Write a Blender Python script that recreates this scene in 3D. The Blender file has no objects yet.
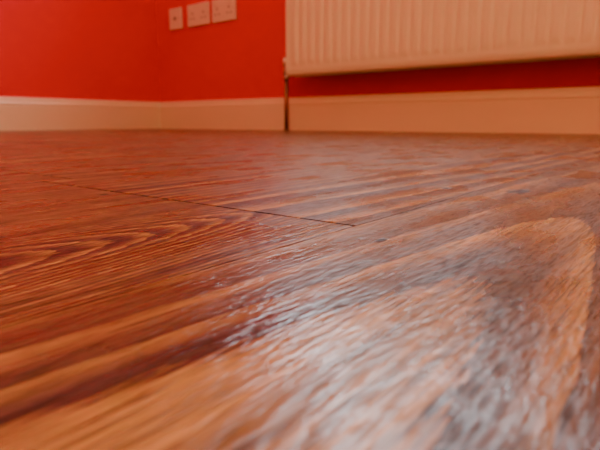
import bpy, bmesh, math, random
from mathutils import Vector, Matrix
random.seed(3)
S=bpy.context.scene
COL=S.collection

# ---------------------------------------------------------------- helpers
def obj_from_bm(name,bm,mat=None,parent=None,smooth=False):
    me=bpy.data.meshes.new(name); bm.normal_update(); bm.to_mesh(me); bm.free()
    o=bpy.data.objects.new(name,me); COL.objects.link(o)
    if mat: me.materials.append(mat)
    if smooth:
        for p in me.polygons: p.use_smooth=True
    if parent: o.parent=parent
    return o
def add_box(bm,a,b):
    x0,y0,z0=a;x1,y1,z1=b
    v=[bm.verts.new(p) for p in [(x0,y0,z0),(x1,y0,z0),(x1,y1,z0),(x0,y1,z0),(x0,y0,z1),(x1,y0,z1),(x1,y1,z1),(x0,y1,z1)]]
    fs=[]
    for f in [(3,2,1,0),(4,5,6,7),(0,1,5,4),(1,2,6,5),(2,3,7,6),(3,0,4,7)]:
        fs.append(bm.faces.new([v[i] for i in f]))
    return fs
def box(name,a,b,mat,parent=None,bevel=0,seg=3):
    bm=bmesh.new(); add_box(bm,a,b)
    if bevel: bmesh.ops.bevel(bm,geom=bm.edges[:],offset=bevel,segments=seg,affect='EDGES',profile=.5)
    return obj_from_bm(name,bm,mat,parent)
def cyl(name,p0,p1,r0,r1,mat,parent=None,n=24):
    p0=Vector(p0);p1=Vector(p1);d=p1-p0
    bm=bmesh.new()
    bmesh.ops.create_cone(bm,cap_ends=True,segments=n,radius1=r0,radius2=r1,depth=d.length)
    M=Matrix.Translation((p0+p1)/2)@d.to_track_quat('Z','Y').to_matrix().to_4x4()
    bmesh.ops.transform(bm,matrix=M,verts=bm.verts)
    o=obj_from_bm(name,bm,mat,parent)
    for p in o.data.polygons: p.use_smooth=len(p.vertices)==4
    return o
def empty(name):
    e=bpy.data.objects.new(name,None); COL.objects.link(e); e.empty_display_size=.05; return e

class NT:
    def __init__(s,name):
        s.m=bpy.data.materials.new(name); s.m.use_nodes=True; s.t=s.m.node_tree; s.n=s.t.nodes
        s.b=s.n['Principled BSDF']
    def lk(s,a,b): s.t.links.new(a,b)
    def new(s,t): return s.n.new(t)
    def inp(s,sock,v):
        if hasattr(v,'is_linked'): s.lk(v,sock)
        else: sock.default_value=v
    def math(s,op,a,b=0,c=None,clamp=False):
        n=s.new('ShaderNodeMath'); n.operation=op; n.use_clamp=clamp
        s.inp(n.inputs[0],a); s.inp(n.inputs[1],b)
        if c is not None: s.inp(n.inputs[2],c)
        return n.outputs[0]
    def comb(s,x,y,z):
        n=s.new('ShaderNodeCombineXYZ'); s.inp(n.inputs[0],x);s.inp(n.inputs[1],y);s.inp(n.inputs[2],z); return n.outputs[0]
    def noise(s,vec,scale=1,detail=2,rough=.5):
        n=s.new('ShaderNodeTexNoise'); s.inp(n.inputs['Vector'],vec); n.inputs['Scale'].default_value=scale
        n.inputs['Detail'].default_value=detail; n.inputs['Roughness'].default_value=rough; return n.outputs[0]
    def ramp(s,fac,stops,interp='LINEAR'):
        n=s.new('ShaderNodeValToRGB'); s.inp(n.inputs[0],fac); r=n.color_ramp; r.interpolation=interp
        while len(r.elements)<len(stops): r.elements.new(.5)
        for e,(p,c) in zip(r.elements,stops):
            e.position=p; e.color=(c[0],c[1],c[2],1) if not isinstance(c,(int,float)) else (c,c,c,1)
        return n.outputs[0]
    def mix(s,fac,a,b,mode='MIX'):
        n=s.new('ShaderNodeMix'); n.data_type='RGBA'; n.blend_type=mode
        s.inp(n.inputs[0],fac); 
        for k,v in ((6,a),(7,b)):
            if isinstance(v,tuple) : v=(v[0],v[1],v[2],1)
            s.inp(n.inputs[k],v)
        return n.outputs[2]
    def bump(s,h,strength,dist,normal=None):
        n=s.new('ShaderNodeBump'); s.inp(n.inputs['Height'],h); n.inputs['Strength'].default_value=strength
        n.inputs['Distance'].default_value=dist
        if normal is not None: s.lk(normal,n.inputs['Normal'])
        return n.outputs[0]

def paint(name,col,rough,var=.06,scale=6,bscale=350,bdist=.0002,bstr=.3,spec=.5):
    k=NT(name); tc=k.new('ShaderNodeTexCoord').outputs['Object']
    n=k.noise(tc,scale,3)
    c2=tuple(c*(1-var) for c in col)
    c=k.mix(n,col,c2); k.lk(c,k.b.inputs['Base Color'])
    k.b.inputs['Roughness'].default_value=rough
    k.b.inputs['Specular IOR Level'].default_value=spec
    k.lk(k.bump(k.noise(tc,bscale,2),bstr,bdist),k.b.inputs['Normal'])
    return k.m
M_wall=paint('red_wall_paint',(.82,.024,.036),.8,.12,3,260,.0004,.4,.06)
M_white=paint('satin_cream_gloss',(.90,.68,.40),.35,.05)
M_rad=paint('radiator_enamel',(.93,.82,.54),.32,.03,4,200,.0001,.2)
M_plastic=paint('socket_plastic',(.86,.66,.48),.35,.03)
M_ceil=paint('ceiling_paint',(.85,.80,.74),.8)
M_dark=paint('dark_hole',(.03,.02,.02),.6)
M_copper=paint('tarnished_copper',(.30,.13,.07),.35)
M_copper.node_tree.nodes['Principled BSDF'].inputs['Metallic'].default_value=.8
M_brass=paint('chromed_valve',(.55,.42,.30),.3)
M_brass.node_tree.nodes['Principled BSDF'].inputs['Metallic'].default_value=.8
M_upvc=paint('window_upvc',(.85,.86,.86),.3)

# ---------------------------------------------------------------- wood
def wood():
    k=NT('laminate_wood')
    tc=k.new('ShaderNodeTexCoord').outputs['Object']
    sp=k.new('ShaderNodeSeparateXYZ'); k.lk(tc,sp.inputs[0]); x,y=sp.outputs[0],sp.outputs[1]
    def attr(n):
        a=k.new('ShaderNodeAttribute'); a.attribute_name=n; return a.outputs['Fac']
    R=attr('plank_rand'); wm=attr('w_main'); wc=attr('w_cath')
    rz=k.math('MULTIPLY',R,57.3)
    wn=k.noise(k.comb(k.math('MULTIPLY',x,14),k.math('MULTIPLY',y,5),rz),1,2)
    wob=k.math('SUBTRACT',wn,.5)
    n1=k.noise(k.comb(k.math('MULTIPLY',x,10),k.math('MULTIPLY',y,.8),rz),1,1.2,.4)
    Fg=k.math('ADD',k.math('MULTIPLY',n1,14),k.math('MULTIPLY',x,90))
    n2=k.noise(k.comb(k.math('MULTIPLY',x,70),k.math('MULTIPLY',y,6),rz),1,2)
    n2c=k.math('SUBTRACT',n2,.5)
    nj=k.noise(k.comb(k.math('MULTIPLY',x,1100),k.math('MULTIPLY',y,80),rz),1,2)
    njc=k.math('SUBTRACT',nj,.5)
    def para(xc,yt,kk,neg,amp,soft,jit):
        dx=k.math('SUBTRACT',x,xc)
        dx=k.math('ADD',dx,k.math('MULTIPLY',n2c,jit))
        s=k.math('ADD',k.math('SUBTRACT',y,yt),k.math('DIVIDE',k.math('MULTIPLY',dx,dx),kk))
        s=k.math('ADD',s,k.math('MULTIPLY',njc,.008))
        s=k.math('MAXIMUM',s,k.math('MULTIPLY',s,neg))
        return k.math('MULTIPLY',k.math('DIVIDE',s,k.math('ADD',k.math('ABSOLUTE',s),soft)),amp)
    Fm=para(1.9868,-1.432,.0046,.10,5.0,.34,.003)
    Fm=k.math('ADD',Fm,k.math('MULTIPLY',wob,.06))
    Fc=para(1.900,-1.432,.0060,1.0,48,.60,.004)
    Fc=k.math('ADD',Fc,k.math('MULTIPLY',wob,1.0))
    Fc=k.math('ADD',Fc,k.math('MULTIPLY',n2c,.2))
    Fg=k.math('ADD',Fg,k.math('MULTIPLY',n2c,.2))
    def mixf(f,a,b):
        n=k.new('ShaderNodeMix'); n.data_type='FLOAT'; k.inp(n.inputs[0],f);k.inp(n.inputs[2],a);k.inp(n.inputs[3],b); return n.outputs[0]
    F=mixf(wm,Fg,Fm); F=mixf(wc,F,Fc)
    F=k.math('ADD',F,k.math('MULTIPLY',njc,.08))
    fr=k.math('FRACT',F)
    col=k.ramp(fr,[(0,(.060,.030,.020)),(.40,(.095,.044,.025)),(.60,(.19,.088,.032)),(.78,(.31,.150,.044)),(.97,(.44,.225,.062)),(1,(.23,.10,.038))])
    # outer rings are fainter than the heart of the figure
    soft=k.ramp(k.math('MULTIPLY',k.math('SUBTRACT',F,.85),wm),[(0,0.0),(.35,.42)])
    col=k.mix(soft,col,(.20,.092,.036))
    nf=k.noise(k.comb(k.math('MULTIPLY',x,210),k.math('MULTIPLY',y,7),rz),1,2,.55)
    col=k.mix(.85,col,k.ramp(nf,[(.34,.50),(.47,1.0),(.56,1.0),(.68,1.35)]),'MULTIPLY')
    n3=k.noise(k.comb(k.math('MULTIPLY',x,650),k.math('MULTIPLY',y,24),rz),1,3,.6)
    col=k.mix(.9,col,k.ramp(n3,[(.3,.45),(.5,1.0),(.72,1.3)]),'MULTIPLY')
    n4=k.noise(k.comb(k.math('MULTIPLY',x,2400),k.math('MULTIPLY',y,110),rz),1,2,.5)
    pore=k.ramp(n4,[(.38,.30),(.50,1.0)])
    col=k.mix(.8,col,pore,'MULTIPLY')
    tint=k.ramp(R,[(0,(.90,.88,.87)),(.5,(1.02,1.02,1.0)),(1,(1.1,1.05,1.0))])
    col=k.mix(1,col,tint,'MULTIPLY')
    spots=None
    for cx,cy,rx,ry in [(1.9545,-1.2915,.0060,.010),(1.9555,-1.414,.0016,.0034),(1.925,-1.30,.0026,.0045),(1.82,-1.41,.0024,.0034)]:
        a=k.math('DIVIDE',k.math('SUBTRACT',x,cx),rx); b=k.math('DIVIDE',k.math('SUBTRACT',y,cy),ry)
        d=k.math('SQRT',k.math('ADD',k.math('MULTIPLY',a,a),k.math('MULTIPLY',b,b)))
        d=k.math('ADD',d,k.math('MULTIPLY',njc,1.6))
        f=k.ramp(d,[(.5,.85),(1.25,0)])
        spots=f if spots is None else k.math('MAXIMUM',spots,f)
    col=k.mix(spots,col,(.030,.014,.010))
    k.lk(col,k.b.inputs['Base Color'])
    # relief
    n5=k.noise(k.comb(k.math('MULTIPLY',x,2200),k.math('MULTIPLY',y,330),rz),1,2,.55)
    n6=k.noise(k.comb(k.math('MULTIPLY',x,1050),k.math('MULTIPLY',y,170),rz),1,2,.5)
    n7=k.noise(k.comb(k.math('MULTIPLY',x,24),k.math('MULTIPLY',y,12),rz),1,1,.5)
    h=k.math('ADD',k.math('MULTIPLY',n5,.7),k.math('MULTIPLY',k.ramp(n6,[(.32,0),(.62,1)]),.7))
    h=k.math('ADD',h,k.math('MULTIPLY',n7,1.5))
    h=k.math('SUBTRACT',h,k.math('MULTIPLY',spots,.8))
    k.lk(k.bump(h,.7,.00017),k.b.inputs['Normal'])
    # worn / waxed patches: gloss varies across the boards
    n8=k.noise(k.comb(k.math('MULTIPLY',x,60),k.math('MULTIPLY',y,22),4.7),1,2,.5)
    ro=k.math('ADD',k.math('MULTIPLY',n6,-.06),k.ramp(n8,[(.35,.25),(.65,.40)]))
    ro=k.math('ADD',ro,k.math('MULTIPLY',spots,.3))
    k.lk(ro,k.b.inputs['Roughness'])
    sl=k.math('MULTIPLY',k.ramp(n6,[(.38,.22),(.56,.85)]),k.ramp(n8,[(.35,1.0),(.68,.55)]))
    k.lk(k.math('MULTIPLY',sl,k.math('SUBTRACT',1,k.math('MULTIPLY',spots,.8))),k.b.inputs['Specular IOR Level'])
    return k.m
M_wood=wood()

# ---------------------------------------------------------------- room shell
W,D,H=3.7,3.9,2.4   # x 0..W, y -D..0
T=.25
wx0,wx1,wz0,wz1=.74,1.76,.88,2.0
bm=bmesh.new()
add_box(bm,(-T,0,0),(wx0,T,H)); add_box(bm,(wx1,0,0),(W+T,T,H))
add_box(bm,(wx0,0,0),(wx1,T,wz0)); add_box(bm,(wx0,0,wz1),(wx1,T,H))
obj_from_bm('wall_back',bm,M_wall)
box('wall_left',(-T,-D,0),(0,0,H),M_wall)
box('wall_right',(W,-D,0),(W+T,0,H),M_wall)
box('wall_front',(-T,-D-T,0),(W+T,-D,H),M_wall)
box('ceiling',(-T,-D-T,H),(W+T,T,H+.1),M_ceil)

# floor of laminate boards
PW=.19; L=1.28
me_b=bmesh.new()
lr=me_b.faces.layers.float.new('plank_rand'); lm=me_b.faces.layers.float.new('w_main'); lc=me_b.faces.layers.float.new('w_cath')
x0s=1.94-PW*11
xx=x0s
gx,gy=.00020,.0007
while xx<W:
    xa=max(xx,0); xb=min(xx+PW,W)
    c=(xx+PW/2)
    if xb-xa>.005:
        if abs(c-(1.94-PW/2))<.02: joint=-1.402
        elif abs(c-(1.94-PW*1.5))<.02: joint=-1.386
        elif abs(c-(1.94+PW/2))<.02: joint=-.62
        else: joint=-random.uniform(.1,1.25)
        ys=[joint+L*k for k in range(-5,4)]
        for ya in ys:
            yb=ya+L
            a=max(ya,-D); b=min(yb,0)
            if b-a<.004: continue
            fs=add_box(me_b,(xa+gx,a+gy,-.012),(xb-gx,b-gy,0))
            r=random.random()
            main=abs(c-(1.94+PW/2))<.02 and a<-1.5<b
            cath=abs(c-(1.94-PW/2))<.02 and a<-1.5<b
            if main: r=.5
            if cath: r=.62
            for f in fs:
                f[lr]=r; f[lm]=1.0 if main else 0.0; f[lc]=1.0 if cath else 0.0
    xx+=PW
fl=obj_from_bm('floor',me_b,M_wood)
box('subfloor',(-T,-D-T,-.10),(W+T,T,-.012),M_dark)

# baseboards: moulded profile swept
prof=[(0,0),(.0185,0),(.0185,.086),(.0165,.0875),(.0165,.0895),(.0180,.092),(.0178,.096),(.0155,.101),(.0125,.105),(.0115,.109),(.0115,.1125),(.0095,.1165),(.006,.119),(0,.1195)]
def baseboard(name,p0,p1,n):
    p0=Vector(p0);p1=Vector(p1);n=Vector(n)
    bm=bmesh.new(); rings=[]
    d=(p1-p0).normalized()
    for P,sg in ((p0,1),(p1,-1)):
        rings.append([bm.verts.new(P+n*a+Vector((0,0,z))+d*sg*a) for a,z in prof])
    N=len(prof)
    for j in range(N):
        bm.faces.new([rings[0][j],rings[1][j],rings[1][(j+1)%N],rings[0][(j+1)%N]])
    bm.faces.new(rings[0][::-1]); bm.faces.new(rings[1])
    bmesh.ops.recalc_face_normals(bm,faces=bm.faces)
    return obj_from_bm(name,bm,M_white)
baseboard('baseboard_back',(0,0,0),(W,0,0),(0,-1,0))
baseboard('baseboard_left',(0,0,0),(0,-D,0),(1,0,0))
baseboard('baseboard_right',(W,0,0),(W,-D,0),(-1,0,0))
baseboard('baseboard_front',(0,-D,0),(W,-D,0),(0,1,0))

# ---------------------------------------------------------------- window
wf=empty('window_1')
fw=.05; ya,yb=.10,.16
box('frame_left',(wx0,ya,wz0),(wx0+fw,yb,wz1),M_upvc,wf,.004)
box('frame_right',(wx1-fw,ya,wz0),(wx1,yb,wz1),M_upvc,wf,.004)
box('frame_bottom',(wx0+fw,ya,wz0),(wx1-fw,yb,wz0+fw),M_upvc,wf,.004)
box('frame_top',(wx0+fw,ya,wz1-fw),(wx1-fw,yb,wz1),M_upvc,wf,.004)
box('mullion',(1.24,ya,wz0+fw),(1.38,yb,wz1-fw),M_upvc,wf,.004)
kg=NT('window_glass'); kg.n.remove(kg.b)
tr=kg.new('ShaderNodeBsdfTransparent'); gl=kg.new('ShaderNodeBsdfGlossy'); gl.inputs['Roughness'].default_value=.02
mx=kg.new('ShaderNodeMixShader'); mx.inputs[0].default_value=.06
kg.lk(tr.outputs[0],mx.inputs[1]); kg.lk(gl.outputs[0],mx.inputs[2]); kg.lk(mx.outputs[0],kg.n['Material Output'].inputs[0])
box('pane_left',(wx0+fw,.128,wz0+fw),(1.24,.132,wz1-fw),kg.m,wf)
box('pane_right',(1.38,.128,wz0+fw),(wx1-fw,.132,wz1-fw),kg.m,wf)
box('trim_windowsill',(wx0-.04,-.035,wz0-.022),(wx1+.04,.10,wz0),M_white,None,.004)

# ---------------------------------------------------------------- radiator
rad=empty('radiator')
rx0,rx1,rz0,rz1=.834,2.234,.184,.784
def panel(name,yf,sgn):
    bm=bmesh.new()
    pitch=.0333; m=.022
    n=int((rx1-rx0-2*m)/pitch); pitch=(rx1-rx0-2*m)/n
    xs=[]
    def add(x,d): xs.append((x,d))
    add(rx0,0);add(rx0+m*.6,0)
    for i in range(n):
        b=rx0+m+i*pitch
        for t,d in ((.04,0),(.14,.25),(.22,.8),(.30,1),(.72,1),(.80,.8),(.88,.25),(.97,0)):
            add(b+t*pitch,d)
    add(rx1-m*.6,0);add(rx1,0)
    zs=[(rz0,.0,-.010),(rz0+.0015,.0,-.004),(rz0+.006,0,0),(rz0+.026,0,0),(rz0+.032,.1,0),(rz0+.040,.6,0),(rz0+.048,.95,0),(rz0+.054,1,0)]
    zs+= [(rz1-(z-rz0),f,o) for z,f,o in zs[::-1]]
    amp=.0038
    grid=[[bm.verts.new((x,yf+sgn*(amp*d*f+o),z)) for x,d in xs] for z,f,o in zs]
    for a in range(len(zs)-1):
        for b in range(len(xs)-1):
            bm.faces.new([grid[a][b],grid[a][b+1],grid[a+1][b+1],grid[a+1][b]])
    yb_=yf-sgn*.010
    c=[bm.verts.new(p) for p in ((rx0,yb_,rz0),(rx1,yb_,rz0),(rx1,yb_,rz1),(rx0,yb_,rz1))]
    bm.faces.new(c)
    lft=[grid[a][0] for a in range(len(zs))]; rgt=[grid[a][-1] for a in range(len(zs))]
    bm.faces.new([c[0],c[3]]+lft[::-1]); bm.faces.new([c[1],c[2]]+rgt[::-1])
    bmesh.ops.recalc_face_normals(bm,faces=bm.faces)
    o=obj_from_bm(name,bm,M_rad,rad,True)
    try:
        o.data.set_sharp_from_angle(angle=math.radians(50))
    except Exception: pass
    return o
panel('panel_front',-.100,-1); panel('panel_rear',-.044,1)
bm=bmesh.new()
x=rx0+.05; pts=[]
while x<rx1-.05:
    pts+= [(x,-.088),(x+.010,-.060),(x+.018,-.060),(x+.028,-.088)]; x+=.036
v0=[bm.verts.new((a,b,rz0+.04)) for a,b in pts]; v1=[bm.verts.new((a,b,rz1-.04)) for a,b in pts]
for j in range(len(pts)-1): bm.faces.new([v0[j],v0[j+1],v1[j+1],v1[j]])
obj_from_bm('convector_fins',bm,M_rad,rad)
box('side_cover_left',(rx0-.004,-.092,rz0+.03),(rx0-.0005,-.050,rz1+.004),M_rad,rad,.001)
box('side_cover_right',(rx1+.0005,-.092,rz0+.03),(rx1+.004,-.050,rz1+.004),M_rad,rad,.001)
bm=bmesh.new()
for yy in (-.106,-.088,-.071,-.054,-.040): add_box(bm,(rx0,yy-.0025,rz1+.002),(rx1,yy+.0025,rz1+.006))
xx=rx0
while xx<rx1: add_box(bm,(xx,-.108,rz1-.0005),(xx+.004,-.038,rz1+.002)); xx+=.04
obj_from_bm('top_grille',bm,M_rad,rad)
for bx in (rx0+.15,rx1-.15):
    box('bracket',(bx,-.0337,rz0+.08),(bx+.04,-.0005,rz1-.08),M_rad,rad,.001)
for tag,sx,xe in (('left',-1,rx0),('right',1,rx1)):
    px=xe+sx*.024; zc=rz0+.030; yc=-.071
    cyl('tail_'+tag,(xe,yc,zc),(px,yc,zc),.009,.009,M_brass,rad)
    cyl('tail_nut_'+tag,(xe+sx*.004,yc,zc),(xe+sx*.013,yc,zc),.0125,.0125,M_brass,rad,6)
    cyl('valve_body_'+tag,(px,yc,zc-.026),(px,yc,zc+.012),.0095,.0095,M_brass,rad)
    cyl('valve_nut_'+tag,(px,yc,zc-.038),(px,yc,zc-.024),.011,.011,M_brass,rad,6)
    cyl('valve_cap_'+tag,(px,yc,zc+.010),(px,yc,zc+.036),.0115,.0100,M_plastic,rad)
    cyl('pipe_'+tag,(px,yc,.0),(px,yc,zc-.036),.0075,.0075,M_copper,rad)
    cyl('pipe_collar_'+tag,(px,yc,0),(px,yc,.005),.011,.010,M_copper,rad)

# ---------------------------------------------------------------- sockets
def plate(name,xc,w,kind,zc=.464,hh=.086):
    e=empty(name)
    def pb(n,a,b,m,bev=.0012): return box(n,(xc+a[0],a[1],zc+a[2]),(xc+b[0],b[1],zc+b[2]),m,e,bev)
    pb('faceplate',(-w/2,-.0095,-hh/2),(w/2,-.0002,hh/2),M_plastic,.003)
    if kind=='double':
        for s in (-1,1):
            c=s*.034
            pb('rocker',(c-s*-.008-.006,-.0125,.016),(c-s*-.008+.006,-.009,.034),M_plastic,.001)
            pb('earth_pin',(c-.002,-.0100,.002),(c+.002,-.009,.011),M_dark,0)
            pb('live_pin',(c+.007,-.0100,-.016),(c+.0135,-.009,-.0115),M_dark,0)
            pb('neutral_pin',(c-.0135,-.0100,-.016),(c-.007,-.009,-.0115),M_dark,0)
            cyl('screw',(xc+s*.062,-.0102,zc),(xc+s*.062,-.009,zc),.0028,.0028,M_brass,e,16)
    else:
        cyl('coax_ring',(xc,-.0125,zc),(xc,-.009,zc),.0075,.0075,M_brass,e)
        cyl('coax_core',(xc,-.0130,zc),(xc,-.009,zc),.0045,.0045,M_dark,e)
        for s in (-1,1): cyl('screw',(xc+s*.03,-.0102,zc),(xc+s*.03,-.009,zc),.0028,.0028,M_brass,e,16)
plate('aerial_socket',.143,.080,'coax')
plate('power_socket',.288,.132,'double')
plate('power_socket',.438,.132,'double')

# ---------------------------------------------------------------- warm fill added behind camera, built as an unseen pendant
lamp=empty('added_fill_pendant')
lx,ly=2.35,-2.2
cyl('fill_ceiling_rose',(lx,ly,H-.025),(lx,ly,H-.0005),.04,.05,M_plastic,lamp)
cyl('fill_cord',(lx,ly,2.02),(lx,ly,H-.02),.003,.003,M_plastic,lamp)
cyl('fill_bulb_holder',(lx,ly,1.97),(lx,ly,2.03),.018,.014,M_plastic,lamp)
bl=NT('fill_bulb_glow'); bl.b.inputs['Emission Color'].default_value=(1,.6,.3,1); bl.b.inputs['Emission Strength'].default_value=10
bm=bmesh.new(); bmesh.ops.create_uvsphere(bm,u_segments=24,v_segments=16,radius=.03)
bmesh.ops.translate(bm,vec=(lx,ly,1.945),verts=bm.verts)
obj_from_bm('fill_bulb',bm,bl.m,lamp,True)
ld=bpy.data.lights.new('warm_fill_light','POINT'); ld.energy=72; ld.color=(1,.70,.32); ld.shadow_soft_size=.06  # added point light that warms and brightens the room
lo=bpy.data.objects.new('warm_fill_light',ld); COL.objects.link(lo); lo.location=(lx,ly,1.86)

# ---------------------------------------------------------------- daylight
w=bpy.data.worlds.new('World'); S.world=w; w.use_nodes=True
bg=w.node_tree.nodes['Background']; bg.inputs[0].default_value=(.82,.93,1,1); bg.inputs[1].default_value=20
pd=bpy.data.lights.new('window_portal','AREA'); pd.shape='RECTANGLE'; pd.size=wx1-wx0; pd.size_y=wz1-wz0
try: pd.cycles.is_portal=True
except Exception as ex: print(ex)
po=bpy.data.objects.new('window_portal',pd); COL.objects.link(po)
po.location=((wx0+wx1)/2,.20,(wz0+wz1)/2); po.rotation_euler=(math.radians(-90),0,0)

# ---------------------------------------------------------------- camera
cd=bpy.data.cameras.new('camera'); cam=bpy.data.objects.new('camera',cd); COL.objects.link(cam); S.camera=cam
cam.location=(2.02,-1.53,.03); cam.rotation_euler=(math.radians(90-11.2),0,math.radians(38.2))
cd.sensor_width=4.5; cd.lens=4.5*520/600; cd.clip_start=.004; cd.clip_end=50
cd.dof.use_dof=True; cd.dof.focus_distance=.15; cd.dof.aperture_fstop=3.6
